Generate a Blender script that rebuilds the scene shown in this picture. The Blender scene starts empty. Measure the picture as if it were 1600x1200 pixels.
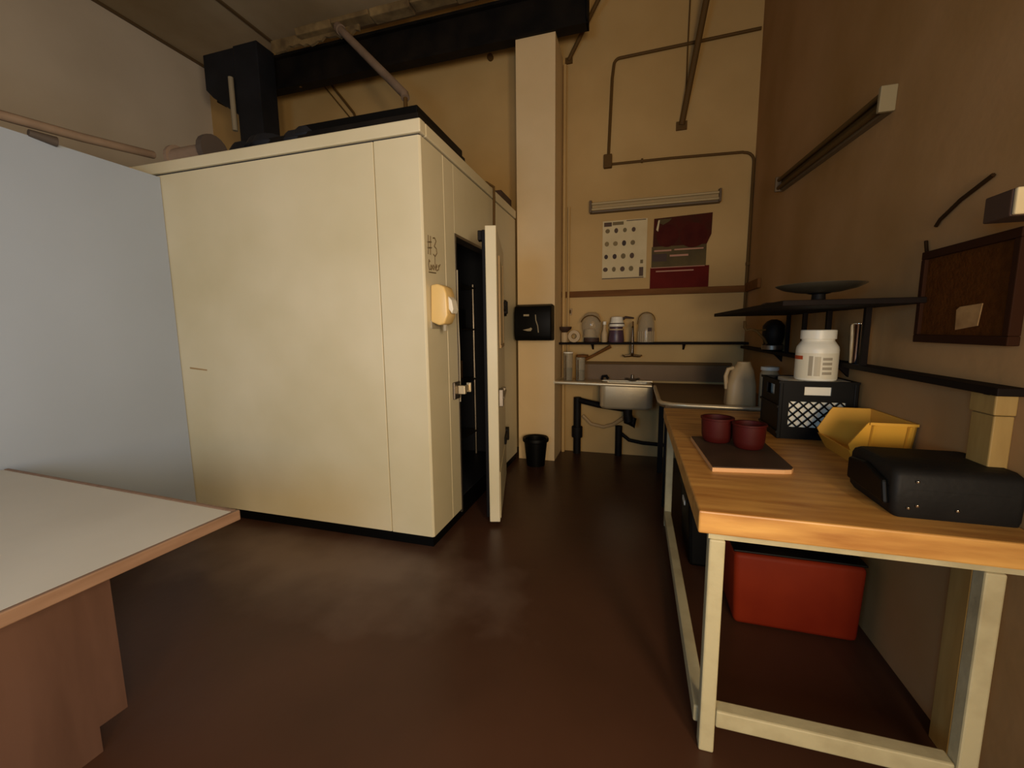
import bpy, bmesh, math, random
from mathutils import Vector, Matrix
random.seed(7)
S = bpy.context.scene
COL = S.collection

# ------------------------------------------------------------------ camera
YAW, PITCH, ROLL = math.radians(16.553), math.radians(-7.365), math.radians(-0.600)
F_PX = 652.2
def camera():
    cy, sy = math.cos(YAW), math.sin(YAW)
    fwd = Vector((-sy*math.cos(PITCH), cy*math.cos(PITCH), math.sin(PITCH)))
    r = Vector((cy, sy, 0)); u = r.cross(fwd)
    c, s = math.cos(ROLL), math.sin(ROLL)
    R, U = c*r + s*u, -s*r + c*u
    M = Matrix((R, U, -fwd)).transposed().to_4x4()
    M.translation = (0, 0, 1.5)
    cam = bpy.data.cameras.new('camera'); cam.sensor_width = 36; cam.lens = F_PX/1600*36
    cam.clip_start = .02
    o = bpy.data.objects.new('camera', cam); o.matrix_world = M; COL.objects.link(o)
    S.camera = o
camera()

# ------------------------------------------------------------------ world, lights, exposure
W = bpy.data.worlds.new('world'); S.world = W; W.use_nodes = True
W.node_tree.nodes['Background'].inputs[0].default_value = (.10, .085, .07, 1)
W.node_tree.nodes['Background'].inputs[1].default_value = .08
S.view_settings.view_transform = 'Standard'; S.view_settings.look = 'None'
S.view_settings.gamma = 1; S.view_settings.use_curve_mapping = False
S.view_settings.exposure = 0.0

def area(name, loc, target, sx, sy, power, col):
    l = bpy.data.lights.new(name, 'AREA'); l.shape = 'RECTANGLE'; l.size = sx; l.size_y = sy
    l.energy = power; l.color = col
    o = bpy.data.objects.new(name, l); o.location = loc
    o.rotation_euler = (Vector(target)-Vector(loc)).to_track_quat('-Z', 'Y').to_euler()
    COL.objects.link(o); return o
# unseen lights behind the camera, assumed from shading: warm door glass, cool left window
area('door_glass_light', (.68, -1.93, 1.40), (.68, 3, 1.40), .74, 1.15, 84, (1, .79, .54))
area('side_fill_light', (1.14, -.55, 1.90), (-4, -.55, 1.90), .9, 1.0, 118, (1, .79, .54))  # unseen opening in the right wall, added for warm side fill
area('assumed_window_light', (-1.2, -1.93, 1.75), (-1.2, 3, 1.75), 1.2, 1.1, 46, (.30, .62, 1))

# ------------------------------------------------------------------ materials
def lin(h):
    h = h.lstrip('#'); v = [int(h[i:i+2], 16)/255 for i in (0, 2, 4)]
    return tuple(c/12.92 if c <= .04045 else ((c+.055)/1.055)**2.4 for c in v)
MATS = {}
def mat(name, col, rough=.6, metal=0., col2=None, scale=3., bump=0., bscale=40., stretch=(1, 1, 1), contrast=(.35, .7), spec=.5, alpha=1.):
    if name in MATS: return MATS[name]
    m = bpy.data.materials.new(name); m.use_nodes = True
    nt = m.node_tree; b = nt.nodes['Principled BSDF']
    c = lin(col) if isinstance(col, str) else col
    b.inputs['Roughness'].default_value = rough; b.inputs['Metallic'].default_value = metal
    b.inputs['Specular IOR Level'].default_value = spec
    b.inputs['Base Color'].default_value = (*c, 1)
    b.inputs['Alpha'].default_value = alpha
    tc = nt.nodes.new('ShaderNodeTexCoord'); mp = nt.nodes.new('ShaderNodeMapping')
    mp.inputs['Scale'].default_value = stretch
    nt.links.new(tc.outputs['Object'], mp.inputs[0])
    if col2:
        c2 = lin(col2) if isinstance(col2, str) else col2
        n = nt.nodes.new('ShaderNodeTexNoise'); n.inputs['Scale'].default_value = scale; n.inputs['Detail'].default_value = 6
        r = nt.nodes.new('ShaderNodeValToRGB')
        r.color_ramp.elements[0].position, r.color_ramp.elements[1].position = contrast
        r.color_ramp.elements[0].color = (*c, 1); r.color_ramp.elements[1].color = (*c2, 1)
        nt.links.new(mp.outputs[0], n.inputs[0]); nt.links.new(n.outputs[0], r.inputs[0])
        nt.links.new(r.outputs[0], b.inputs['Base Color'])
    if bump:
        n2 = nt.nodes.new('ShaderNodeTexNoise'); n2.inputs['Scale'].default_value = bscale; n2.inputs['Detail'].default_value = 4
        bp = nt.nodes.new('ShaderNodeBump'); bp.inputs['Strength'].default_value = bump; bp.inputs['Distance'].default_value = .01
        nt.links.new(mp.outputs[0], n2.inputs[0]); nt.links.new(n2.outputs[0], bp.inputs['Height'])
        nt.links.new(bp.outputs[0], b.inputs['Normal'])
    MATS[name] = m; return m
def glass(name, col, f=.7):
    m = bpy.data.materials.new(name); m.use_nodes = True; nt = m.node_tree
    b = nt.nodes['Principled BSDF']; b.inputs['Base Color'].default_value = (*lin(col), 1); b.inputs['Roughness'].default_value = .08
    t = nt.nodes.new('ShaderNodeBsdfTransparent'); t.inputs[0].default_value = (.92, .9, .86, 1)
    mx = nt.nodes.new('ShaderNodeMixShader'); mx.inputs[0].default_value = f
    nt.links.new(b.outputs[0], mx.inputs[1]); nt.links.new(t.outputs[0], mx.inputs[2])
    nt.links.new(mx.outputs[0], nt.nodes['Material Output'].inputs[0]); MATS[name] = m; return m

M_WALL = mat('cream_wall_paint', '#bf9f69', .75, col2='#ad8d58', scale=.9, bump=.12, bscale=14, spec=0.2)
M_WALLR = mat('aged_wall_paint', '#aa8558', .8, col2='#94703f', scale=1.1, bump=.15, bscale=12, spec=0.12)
M_WALLL = mat('upper_wall_paint', '#cdc3b2', .75, col2='#bfb4a2', scale=.9, bump=.1, bscale=14, spec=0.2)
M_CEIL = mat('ceiling_paint', '#b0a084', .85, col2='#8f7d5e', scale=.8, bump=.2, bscale=10, spec=0.15)
M_WHITE = mat('white_partition', '#9faab8', .45, col2='#98a2ae', scale=.8, bump=.03, bscale=8)
M_COOL = mat('cooler_cream', '#d3c9aa', .45, col2='#c4b995', scale=1.0, bump=.05, bscale=6)
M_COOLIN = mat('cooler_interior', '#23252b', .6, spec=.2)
M_FLOOR = mat('floor_paint', '#3a2418', .34, col2='#472d1f', scale=1.4, bump=.12, bscale=9, contrast=(.3, .75), spec=.26)
def pale_floor_patch(m):
    # a paler grey-brown area with ragged edges in front of the cooler
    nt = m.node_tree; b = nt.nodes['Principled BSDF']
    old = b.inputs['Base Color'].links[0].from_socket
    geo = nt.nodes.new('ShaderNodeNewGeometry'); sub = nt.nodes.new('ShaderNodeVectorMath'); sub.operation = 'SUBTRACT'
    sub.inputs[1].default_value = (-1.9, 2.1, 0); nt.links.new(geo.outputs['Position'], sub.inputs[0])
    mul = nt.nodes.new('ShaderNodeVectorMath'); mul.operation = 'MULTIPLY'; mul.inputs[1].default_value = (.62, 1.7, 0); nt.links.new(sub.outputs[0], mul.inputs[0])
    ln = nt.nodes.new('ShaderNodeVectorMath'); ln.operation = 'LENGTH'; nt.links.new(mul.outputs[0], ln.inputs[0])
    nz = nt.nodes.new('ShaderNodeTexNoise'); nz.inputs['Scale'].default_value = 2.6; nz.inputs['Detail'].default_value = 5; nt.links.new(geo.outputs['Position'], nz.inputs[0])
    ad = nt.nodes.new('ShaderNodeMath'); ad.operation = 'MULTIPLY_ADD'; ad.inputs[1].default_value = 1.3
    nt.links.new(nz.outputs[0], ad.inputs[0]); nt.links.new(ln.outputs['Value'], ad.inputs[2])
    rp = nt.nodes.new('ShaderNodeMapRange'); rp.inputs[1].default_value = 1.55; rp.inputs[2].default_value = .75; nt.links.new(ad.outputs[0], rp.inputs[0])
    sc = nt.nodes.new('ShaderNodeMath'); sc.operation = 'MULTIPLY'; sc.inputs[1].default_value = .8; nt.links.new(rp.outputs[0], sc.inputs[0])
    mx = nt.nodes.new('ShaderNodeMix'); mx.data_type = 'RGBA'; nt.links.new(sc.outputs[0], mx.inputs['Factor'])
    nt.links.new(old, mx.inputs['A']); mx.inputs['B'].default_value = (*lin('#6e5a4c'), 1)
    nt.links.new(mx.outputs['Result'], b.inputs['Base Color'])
pale_floor_patch(M_FLOOR)
M_COLMN = mat('column_paint', '#dcc397', .65, col2='#d0b586', scale=1.2, bump=.08, bscale=14)
M_BLACK = mat('black_rubber', '#0d0d10', .6, spec=0.1)
M_IRON = mat('black_iron', '#0b0a0a', .6, col2='#1c1712', scale=4, spec=0.15)
M_DUCT = mat('dark_duct', '#17191d', .5, col2='#22242a', scale=3, spec=0.2)
M_STEEL = mat('stainless', '#d8c8a6', .36, .55, col2='#c2b18e', scale=2, bump=.04, bscale=9)
M_STEELD = mat('dull_steel', '#8a8072', .4, .9, col2='#6d6356', scale=3)
M_PAN = mat('pan_steel', '#a5987f', .3, .9)
M_SPLASH = mat('dull_splash_steel', '#6e5535', .5, .1, col2='#5d472a', scale=2, spec=.3)
M_JUG = mat('cream_jug_plastic', '#b39a70', .5)
M_CHROME = mat('chrome', '#cfc6b8', .12, 1.)
M_WOODT = mat('butcher_block', '#c9974f', .42, col2='#9c672e', scale=2.2, stretch=(1.2, 9, 9), bump=.08, bscale=6)
M_WOODE = mat('butcher_block_side', '#be8844', .5, col2='#a06c32', scale=2.6, stretch=(1.4, 7, 7), bump=.1, bscale=8)
M_LEG = mat('cream_leg_paint', '#aca27e', .6, col2='#8a7d5a', scale=7, bump=.15, bscale=30, contrast=(.45, .9))
M_WOODD = mat('dark_shelf_wood', '#150c07', .7, col2='#0e0805', scale=3, stretch=(8, 1, 8), spec=0.12)
M_RAIL = mat('brown_rail_wood', '#734a20', .65, col2='#603b16', scale=3, stretch=(1, 8, 8), spec=0.15)
M_POST = mat('raw_pine', '#9c8047', .7, col2='#8a6e38', scale=3, stretch=(8, 8, 1))
M_CORK = mat('cork', '#54300f', .9, col2='#46260b', scale=30, bump=.3, bscale=80, spec=0.05)
M_CORKF = mat('cork_frame', '#2e1708', .75, spec=0.1)
M_LAM = mat('laminate_top', '#c3bdae', .35, col2='#b7b0a0', scale=1.5)
M_EDGE = mat('oak_edge', '#826650', .6, col2='#6f543f', scale=3, stretch=(8, 1, 8))
M_PANEL = mat('brown_panel', '#563e32', .6, col2='#4a3429', scale=2, stretch=(6, 6, 1), spec=0.2)
M_WPLAS = mat('white_plastic', '#e2dcc8', .4)
M_IVORY = mat('ivory_plastic', '#e0bd78', .35)
M_GREY = mat('grey_print', '#9b9078', .6)
M_RED = mat('red_plastic', '#420b06', .6, col2='#380804', scale=4, spec=0.2)
M_ORANGE = mat('orange_red_plastic', '#78240a', .6, col2='#661806', scale=2.5, spec=0.15)
M_BPLAS = mat('black_plastic', '#050505', .5, spec=.15)
M_FABRIC = mat('black_case_fabric', '#121110', .6, col2='#191816', scale=6, bump=.1, bscale=60, spec=0.18)
M_YEL = mat('yellow_plastic', '#d9a136', .4)
M_PAPER = mat('paper', '#cdbb90', .8, col2='#c2af84', scale=5)
M_TANP = mat('tan_note', '#a9834f', .8, col2='#8a6538', scale=20)
M_MARK = mat('marker_ink', '#6b5a3c', .7)
M_BOARD = mat('dark_board_top', '#3a2b20', .55, col2='#463427', scale=5, spec=0.2)
M_BOARDE = mat('board_edge', '#c69663', .55)
M_COND = mat('painted_conduit', '#a08458', .6)
M_CONDD = mat('grimy_conduit', '#5a4220', .65, spec=.15)
M_PINK = mat('pipe_cover', '#8b7764', .7, col2='#75614f', scale=4)
M_SPOOL = mat('spool_dark', '#4a4038', .7)
M_INSUL = mat('insulation', '#8a744c', .95, col2='#5c4a2e', scale=6, bump=.6, bscale=14)
M_GLASS = glass('clear_glass', '#c9bfa4', .72)
M_AMBER = mat('purple_jar', '#4a3440', .4)
M_BROWN = mat('dark_brown', '#3a2416', .7)
M_TAPE = mat('tape', '#b9a077', .6)
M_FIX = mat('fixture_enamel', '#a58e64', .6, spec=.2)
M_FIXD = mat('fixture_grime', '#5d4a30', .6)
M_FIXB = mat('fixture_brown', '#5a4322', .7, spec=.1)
M_CABLE = mat('dark_cable', '#2c1c0a', .7, spec=.1)
M_FIXE = mat('fixture_end', '#8a7c5a', .6)
M_TUBE = mat('unlit_tube', '#ac976c', .4, spec=.3)
M_POSTR = mat('poster_dark_photo', '#3a1c0d', .6, col2='#4a150a', scale=5, spec=0.08)
M_POSTR2 = mat('poster_red', '#5e1308', .6, col2='#4e0d05', scale=4, spec=0.08)
M_OLIVE = mat('poster_olive', '#5a4a28', .5, col2='#463a20', scale=6, spec=0.1)

# ------------------------------------------------------------------ mesh builder
class MB:
    def __init__(s): s.bm = bmesh.new()
    def verts(s, pts): return [s.bm.verts.new(p) for p in pts]
    def face(s, vs):
        try: s.bm.faces.new(vs)
        except ValueError: pass
    def box(s, x0, x1, y0, y1, z0, z1, top=None):
        t = top or (x0, x1, y0, y1)
        v = s.verts([(x0,y0,z0),(x1,y0,z0),(x1,y1,z0),(x0,y1,z0),(t[0],t[2],z1),(t[1],t[2],z1),(t[1],t[3],z1),(t[0],t[3],z1)])
        for f in ((3,2,1,0),(4,5,6,7),(0,1,5,4),(1,2,6,5),(2,3,7,6),(3,0,4,7)): s.face([v[i] for i in f])
        return s
    def bar(s, a, b, w, h, up=(0, 0, 1)):
        a, b = Vector(a), Vector(b); d = (b-a).normalized(); up = Vector(up)
        if abs(d.dot(up)) > .99: up = Vector((1, 0, 0))
        x = d.cross(up).normalized()*w/2; y = x.cross(d).normalized()*h/2
        v = s.verts([a-x-y, a+x-y, a+x+y, a-x+y, b-x-y, b+x-y, b+x+y, b-x+y])
        for f in ((3,2,1,0),(4,5,6,7),(0,1,5,4),(1,2,6,5),(2,3,7,6),(3,0,4,7)): s.face([v[i] for i in f])
        return s
    def tube(s, pts, r, n=10, caps=True):
        pts = [Vector(p) for p in pts]; rings = []
        rr = r if isinstance(r, (list, tuple)) else [r]*len(pts)
        ref = None
        for i, p in enumerate(pts):
            d = (pts[min(i+1, len(pts)-1)]-pts[max(i-1, 0)]).normalized()
            if ref is None or abs(ref.dot(d)) > .98:
                ref = Vector((0, 0, 1)) if abs(d.z) < .9 else Vector((1, 0, 0))
            x = d.cross(ref).normalized(); y = x.cross(d).normalized(); ref = y
            rings.append(s.verts([p + (x*math.cos(2*math.pi*k/n)+y*math.sin(2*math.pi*k/n))*rr[i] for k in range(n)]))
        for A, B in zip(rings, rings[1:]):
            for k in range(n): s.face([A[k], A[(k+1) % n], B[(k+1) % n], B[k]])
        if caps: s.face(rings[0][::-1]); s.face(rings[-1])
        return s
    def lathe(s, prof, c=(0, 0, 0), n=24, sx=1., sy=1., cap=True):
        rings = []
        for r, z in prof:
            rings.append(s.verts([(c[0]+r*sx*math.cos(2*math.pi*k/n), c[1]+r*sy*math.sin(2*math.pi*k/n), c[2]+z) for k in range(n)]))
        for A, B in zip(rings, rings[1:]):
            for k in range(n): s.face([A[k], A[(k+1) % n], B[(k+1) % n], B[k]])
        if cap:
            s.face(rings[0][::-1]); s.face(rings[-1])
        return s
    def prism(s, poly, axis, a, b):
        def P(u, v, w): return {'x': (w, u, v), 'y': (u, w, v), 'z': (u, v, w)}[axis]
        A = s.verts([P(u, v, a) for u, v in poly]); B = s.verts([P(u, v, b) for u, v in poly]); n = len(poly)
        s.face(A[::-1]); s.face(B)
        for k in range(n): s.face([A[k], A[(k+1) % n], B[(k+1) % n], B[k]])
        return s
    def build(s, name, m, parent=None, bevel=0, seg=2, smooth=False, local=False, base=True):
        bm = s.bm
        bmesh.ops.recalc_face_normals(bm, faces=bm.faces)
        if bevel:
            es = [e for e in bm.edges if len(e.link_faces) == 2 and e.calc_face_angle(0) > .5]
            bmesh.ops.bevel(bm, geom=es, offset=bevel, segments=seg, profile=.5, affect='EDGES', clamp_overlap=True)
        me = bpy.data.meshes.new(name)
        if smooth:
            for f in bm.faces: f.smooth = True
            for e in bm.edges:
                if len(e.link_faces) == 2 and e.calc_face_angle(0) > .7: e.smooth = False
        off = Vector((0, 0, 0))
        if parent is not None and not local: off = Vector(parent.get('_o', (0, 0, 0)))
        elif parent is None and base and bm.verts:
            xs = [v.co for v in bm.verts]
            off = Vector(((min(c.x for c in xs)+max(c.x for c in xs))/2, (min(c.y for c in xs)+max(c.y for c in xs))/2, min(c.z for c in xs)))
        if off.length: bmesh.ops.translate(bm, verts=bm.verts, vec=-off)
        bm.to_mesh(me); bm.free(); me.materials.append(m)
        o = bpy.data.objects.new(name, me); COL.objects.link(o)
        if parent is None: o.location = off
        else:
            o.parent = parent
            if not local: o['_o'] = tuple(parent.get('_o', (0, 0, 0)))
        return o
def tag(o, label, cat, group=None):
    o['label'] = label; o['category'] = cat
    if group: o['group'] = group
    return o
def thing(name, label, cat, loc=(0, 0, 0), rz=0, group=None):
    o = bpy.data.objects.new(name, None); COL.objects.link(o); o.empty_display_size = .1
    o.location = loc; o.rotation_euler = (0, 0, rz)
    o['_o'] = tuple(float(v) for v in loc)
    return tag(o, label, cat, group)
def struct(o, label=None, cat=None):
    o['kind'] = 'structure'
    if label: o['label'] = label
    o['category'] = cat or o.name.split('_')[0]
    return o
def box(name, m, parent, *a, bevel=0, seg=2, local=False, **k):
    return MB().box(*a, **k).build(name, m, parent, bevel=bevel, seg=seg, local=local)
def arc(c, r, a0, a1, n, plane='xz'):
    out = []
    for i in range(n+1):
        t = math.radians(a0+(a1-a0)*i/n); u, v = r*math.cos(t), r*math.sin(t)
        out.append({'xz': (c[0]+u, c[1], c[2]+v), 'yz': (c[0], c[1]+u, c[2]+v), 'xy': (c[0]+u, c[1]+v, c[2])}[plane])
    return out

# ------------------------------------------------------------------ the room
XR, YB, ZC, XP, XL, YR = 1.12, 5.06, 5.3, -3.52, -6.05, -1.9
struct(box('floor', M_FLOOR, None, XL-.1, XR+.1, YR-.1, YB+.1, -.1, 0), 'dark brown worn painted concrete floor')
struct(box('wall_back', M_WALL, None, XL, XR+.12, YB, YB+.12, 0, ZC), 'cream painted back wall behind the sink')
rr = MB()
for a in ((YR, -1.0, 0, ZC), (-.1, YB, 0, ZC), (-1.0, -.1, 0, 1.4), (-1.0, -.1, 2.4, ZC)): rr.box(XR, XR+.12, a[0], a[1], a[2], a[3])  # gap behind the camera is an added, unseen opening for the fill light
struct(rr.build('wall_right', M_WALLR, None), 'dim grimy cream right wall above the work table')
struct(box('wall_left', M_WHITE, None, XP-.08, XP, YR, 2.465, 0, 2.685), 'smooth white partition wall left of the walk-in cooler')
struct(box('wall_far_left', M_WALLL, None, XL-.12, XL, YR, YB+.12, 0, ZC), 'cream upper wall beyond the white partition', 'wall')
cl = struct(box('ceiling', M_CEIL, None, XL-.12, XR+.12, YR, YB+.12, ZC, ZC+.1), 'dingy cream ceiling')
ct = MB().box(-4.72, -4.68, YR, YB, ZC-.02, ZC).build('trim_1', M_FIXD, None); struct(ct, 'dark seam strip along the ceiling', 'trim')
ct = MB().box(XL, XL+.03, YR, YB, ZC-.03, ZC).build('trim_2', M_FIXD, None); struct(ct, 'dark strip where the ceiling meets the upper left wall', 'trim')
rw = MB()   # unseen rear wall behind the camera, openings for the assumed door and window
for a in ((XL, -1.8, 0, ZC), (-.6, .31, 0, ZC), (1.05, XR, 0, ZC), (-1.8, -.6, 0, 1.2), (-1.8, -.6, 2.3, ZC), (.31, 1.05, 0, .82), (.31, 1.05, 1.98, ZC)):
    rw.box(a[0], a[1], YR-.12, YR, a[2], a[3])
struct(rw.build('wall_rear', M_WALL, None), 'cream rear wall with an assumed doorway and window')
struct(box('column', M_COLMN, None, -1.29, -.868, 4.6, YB, 0, 4.5), 'square cream painted column beside the sink', 'column')

# steel roof beam on the column
b = thing('roof_beam', 'long black steel roof beam resting on the cream column', 'beam', (-2.9, 4.65, 4.5))
box('flange', M_IRON, b, -5.35, -.54, 4.57, 4.70, 4.5, 4.53)
box('web', M_IRON, b, -5.35, -.54, 4.62, 4.66, 4.53, 4.86)
box('flange', M_IRON, b, -5.35, -.54, 4.57, 4.70, 4.86, 4.89)
box('end_plate', M_IRON, b, -.56, -.54, 4.57, 4.70, 4.5, 4.89, bevel=.005)
box('ledger', M_RAIL, b, -4.9, -1.3, 4.66, 4.76, 4.55, 4.58)
b['kind'] = 'structure'
o = MB()
for k in range(5):
    x0 = -3.9+k*.5
    o.box(x0, x0+.49, 4.42-.02*(k % 2), 4.56, 4.93+.02*(k % 2), 5.0, top=(x0, x0+.49, 4.40, 4.58))
tag(o.build('ceiling_plank', M_INSUL, None, bevel=.01), 'ragged pale tan plank running along the top of the black beam', 'plank')
o = MB()
up, lo = [], []
for k in range(25):
    t = k/24; x = -4.34+1.24*t
    up.append((x, 5.0+.01*math.sin(k*3.1))); lo.append((x, 4.90-.035*abs(math.sin(k*1.9))-.02*math.sin(k*.7)))
o.prism(up+lo[::-1], 'y', 4.50, 4.53)
tag(o.build('torn_insulation', M_INSUL, None), 'torn tan insulation strip hanging beside the dark duct near the ceiling', 'insulation')

# dark duct at the left of the beam
d = thing('air_duct', 'dark blue-black air duct rising from the cooler top to the beam', 'duct', (-4.5, 4.5, 2.79))
box('riser', M_DUCT, d, -4.72, -4.36, 4.30, 4.56, 2.79, 4.9, bevel=.01)
MB().prism([(-5.22, 4.90), (-5.22, 4.50), (-5.12, 4.40), (-4.70, 4.12), (-4.70, 4.90)], 'y', 4.32, 4.56).build('elbow', M_DUCT, d, bevel=.01)
MB().tube([(-4.765, 4.28, 3.95), (-4.765, 4.28, 4.55)], .03, 10).build('sleeve', M_GREY, d, smooth=True)

# ceiling braces
def brace(name, label, p0, p1, r, m, flat=False):
    t = thing(name, label, 'brace', p1, group='diagonal ceiling braces')
    if flat: MB().bar(p0, p1, r*2, r).build('rod', m, t)
    else: MB().tube([p0, p1], r, 12).build('rod', m, t, smooth=True)
    v = (Vector(p1)-Vector(p0)).normalized()
    q = Vector(p1)
    MB().box(q.x-r*1.8, q.x+r*1.8, YB-.02, YB, q.z-r*1.6, q.z+r*1.2).build('foot_plate', m, t)
    return t
o = thing('vent_pipe', 'pale round pipe slanting down in front of the black beam to the cooler roof', 'pipe', (-2.2, 3.9, 2.77))
MB().tube([(-3.28, 4.40, 4.87), (-2.20, 3.88, 3.76), (-2.19, 3.87, 3.72)], .042, 12).build('slanted_run', M_PINK, o, smooth=True)
MB().tube([(-2.19, 3.87, 3.73), (-2.19, 3.87, 2.77)], .02, 10).build('riser', M_CONDD, o, smooth=True)
MB().tube([(-3.30, 4.41, 4.89), (-3.25, 4.385, 4.84)], .055, 12).build('collar', M_PINK, o, smooth=True)
brace('ceiling_brace', 'dark thin brace slanting from the beam end to the wall beside the column', (-.37, 4.72, 4.93), (-.80, 5.04, 4.47), .022, M_CONDD)
brace('ceiling_brace', 'long flat brown brace slanting down the back wall above the light', (.62, 4.60, 5.0), (.40, 5.04, 3.63), .03, M_CONDD)
tag(MB().tube([(.44, 5.03, 5.28), (.43, 5.03, 4.4), (.43, 5.045, 3.97)], .007, 6).build('hanging_wire', M_CONDD, None), 'thin dark wire hanging beside the flat brace on the back wall', 'wire')
o = thing('ceiling_pipe', 'thin dark pipe bending down to the cooler top', 'pipe', (-3.6, 4.9, 2.79))
MB().tube([(-4.05, 4.6, 4.5), (-3.92, 5.0, 4.72), (-3.6, 5.02, 4.32), (-3.56, 5.02, 4.22), (-3.56, 5.02, 2.79)], .016, 8).build('run', M_CONDD, o, smooth=True)
MB().tube([(-4.02, 5.02, 4.70), (-3.6, 5.03, 4.20)], .008, 6).build('wire', M_CONDD, o)
tag(MB().tube([(-1.72, 5.06, 4.66), (-1.72, 5.02, 4.66)], .035, 12).build('pipe_stub', M_CONDD, None, smooth=True), 'small round brown cap on the wall left of the column top', 'cap')

# ------------------------------------------------------------------ walk-in cooler
CX0, CX1, CY0, CY1, CH = -3.93, -1.31, 2.47, 4.59, 2.70
c = thing('walk_in_cooler', 'large cream walk-in cooler box with its door standing ajar', 'cooler', (-2.6, 3.5, 0))
T = .1
box('base', M_BPLAS, c, CX0+.012, CX1-.012, CY0+.012, CY1-.012, 0, .075)
g = .007
box('front_panel', M_COOL, c, CX0, -1.638-g, CY0, CY0+T, .075, CH, bevel=.004)
MB().prism([(-1.638, CY0), (CX1-.012, CY0), (CX1, CY0+.012), (CX1, 2.79-g), (CX1-T, 2.79-g), (CX1-T, CY0+T), (-1.638, CY0+T)], 'z', .075, CH).build('corner_panel', M_COOL, c, bevel=.002)
OY0, OY1, OZ = 2.955, 3.93, 2.215
box('jamb_panel', M_COOL, c, CX1-T, CX1, 2.79, OY0, .075, CH, bevel=.003)
box('header_panel', M_COOL, c, CX1-T, CX1, OY0+.001, OY1-.001, OZ, CH, bevel=.003)
box('side_panel', M_COOL, c, CX1-T, CX1, OY1, CY1, .075, CH, bevel=.003)
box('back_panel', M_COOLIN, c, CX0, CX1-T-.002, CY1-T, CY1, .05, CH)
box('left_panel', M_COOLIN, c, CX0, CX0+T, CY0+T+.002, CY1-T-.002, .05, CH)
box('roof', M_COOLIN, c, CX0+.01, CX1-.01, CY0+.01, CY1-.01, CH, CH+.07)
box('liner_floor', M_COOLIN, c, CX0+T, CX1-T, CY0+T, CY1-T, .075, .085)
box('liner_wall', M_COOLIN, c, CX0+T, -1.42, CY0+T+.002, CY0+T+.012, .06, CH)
# top trim: front and side cap mouldings
box('top_trim', M_COOL, c, -3.80, CX1+.012, CY0-.015, CY0+.06, CH+.010, CH+.090, bevel=.008)
box('top_trim', M_COOL, c, CX1-.06, CX1+.012, CY0+.062, CY1, CH+.010, CH+.090, bevel=.008)
o = box('trim_end', M_IVORY, c, -3.93, -3.802, CY0-.02, CY0+.06, CH+.002, CH+.09, bevel=.012); o['label'] = 'bright cream trim end cap'
o = MB().prism([(-3.43, 1.218), (-3.25, 1.205), (-3.25, 1.215), (-3.43, 1.232)], 'y', CY0-.0015, CY0+.001).build('scuff_mark', M_COND, c)
# metal door frame
box('door_frame', M_STEELD, c, CX1-.085, CX1+.004, OY0, OY0+.02, .05, OZ)
box('door_frame', M_STEELD, c, CX1-.085, CX1+.004, OY0+.02, OY1, OZ-.02, OZ)
MB().tube([(CX1+.006, OY0+.012, .95), (CX1+.008, OY0+.016, 1.35), (CX1+.006, OY0+.008, 1.6), (CX1+.008, OY0+.012, 1.95)], .006, 6).build('gasket', M_GREY, c)
o = box('latch_strike', M_STEELD, c, CX1, CX1+.02, 2.84, 2.945, .985, 1.115, bevel=.005)
MB().box(CX1+.02, CX1+.075, 2.90, 2.935, 1.02, 1.085).box(CX1+.03, CX1+.05, 2.935, 3.06, 1.03, 1.075).box(CX1+.025, CX1+.06, 3.05, 3.075, 1.015, 1.09).build('strike_bracket', M_STEEL, o, bevel=.004)
# handwriting on the corner panel: #3 / Cooler
def ink(strokes, y0, z0, w, h, r=.0045):
    m = MB()
    for s in strokes:
        m.tube([(CX1+.001, y0+u*w, z0+v*h) for u, v in s], r, 5)
    return m
wr = ink([[(.1, 1), (.05, 0)], [(.35, 1), (.28, 0)], [(0, .62), (.42, .70)], [(0, .32), (.42, .40)],
          [(.6, .95), (.8, 1.0), (.95, .85), (.8, .62), (.72, .55), (.95, .45), (1.0, .2), (.8, 0), (.6, .08)]], 2.52, 1.995, .13, .12)
wr.build('marker_writing', M_MARK, c)
wr = ink([[(.12, .75), (.05, .9), (0, .5), (.05, .1), (.14, .2)], [(.2, .55), (.15, .3), (.22, .15), (.28, .4), (.2, .55)],
          [(.38, .6), (.33, .35), (.4, .2), (.46, .45), (.38, .6)], [(.55, 1.25), (.55, .2)],
          [(.62, .4), (.72, .55), (.68, .7), (.62, .45), (.68, .2), (.78, .3)], [(.84, .3), (.86, .7), (.88, .55), (1, .8)], [(0, -.05), (.6, .02)]], 2.525, 1.885, .17, .085, .004)
wr.build('marker_writing', M_MARK, c)
# door, hung on the far jamb
hx, hy = -1.285, 3.935
fx, fy = -1.008, 2.895
L = math.hypot(fx-hx, fy-hy); th = math.atan2(fy-hy, fx-hx)
ux, uy = math.cos(th), math.sin(th); nx, ny = -uy, ux     # n points outward (+x)
def dp(u, n, z): return (hx+ux*u+nx*n, hy+uy*u+ny*n, z)
def dbox(m, u0, u1, n0, n1, z0, z1):
    v = m.verts([dp(u0,n0,z0), dp(u1,n0,z0), dp(u1,n1,z0), dp(u0,n1,z0), dp(u0,n0,z1), dp(u1,n0,z1), dp(u1,n1,z1), dp(u0,n1,z1)])
    for f in ((3,2,1,0),(4,5,6,7),(0,1,5,4),(1,2,6,5),(2,3,7,6),(3,0,4,7)): m.face([v[i] for i in f])
    return m
door = dbox(MB(), 0, L, -.04, .04, .03, 2.235).build('door', M_COOL, c, bevel=.006)
dbox(MB(), .03, L-.02, -.065, -.04, .06, 2.21).build('gasket', M_BLACK, door, bevel=.004)
dbox(MB(), .02, L-.03, .0405, .046, .05, .42).build('kick_plate', M_COOL, door, bevel=.002)
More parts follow.
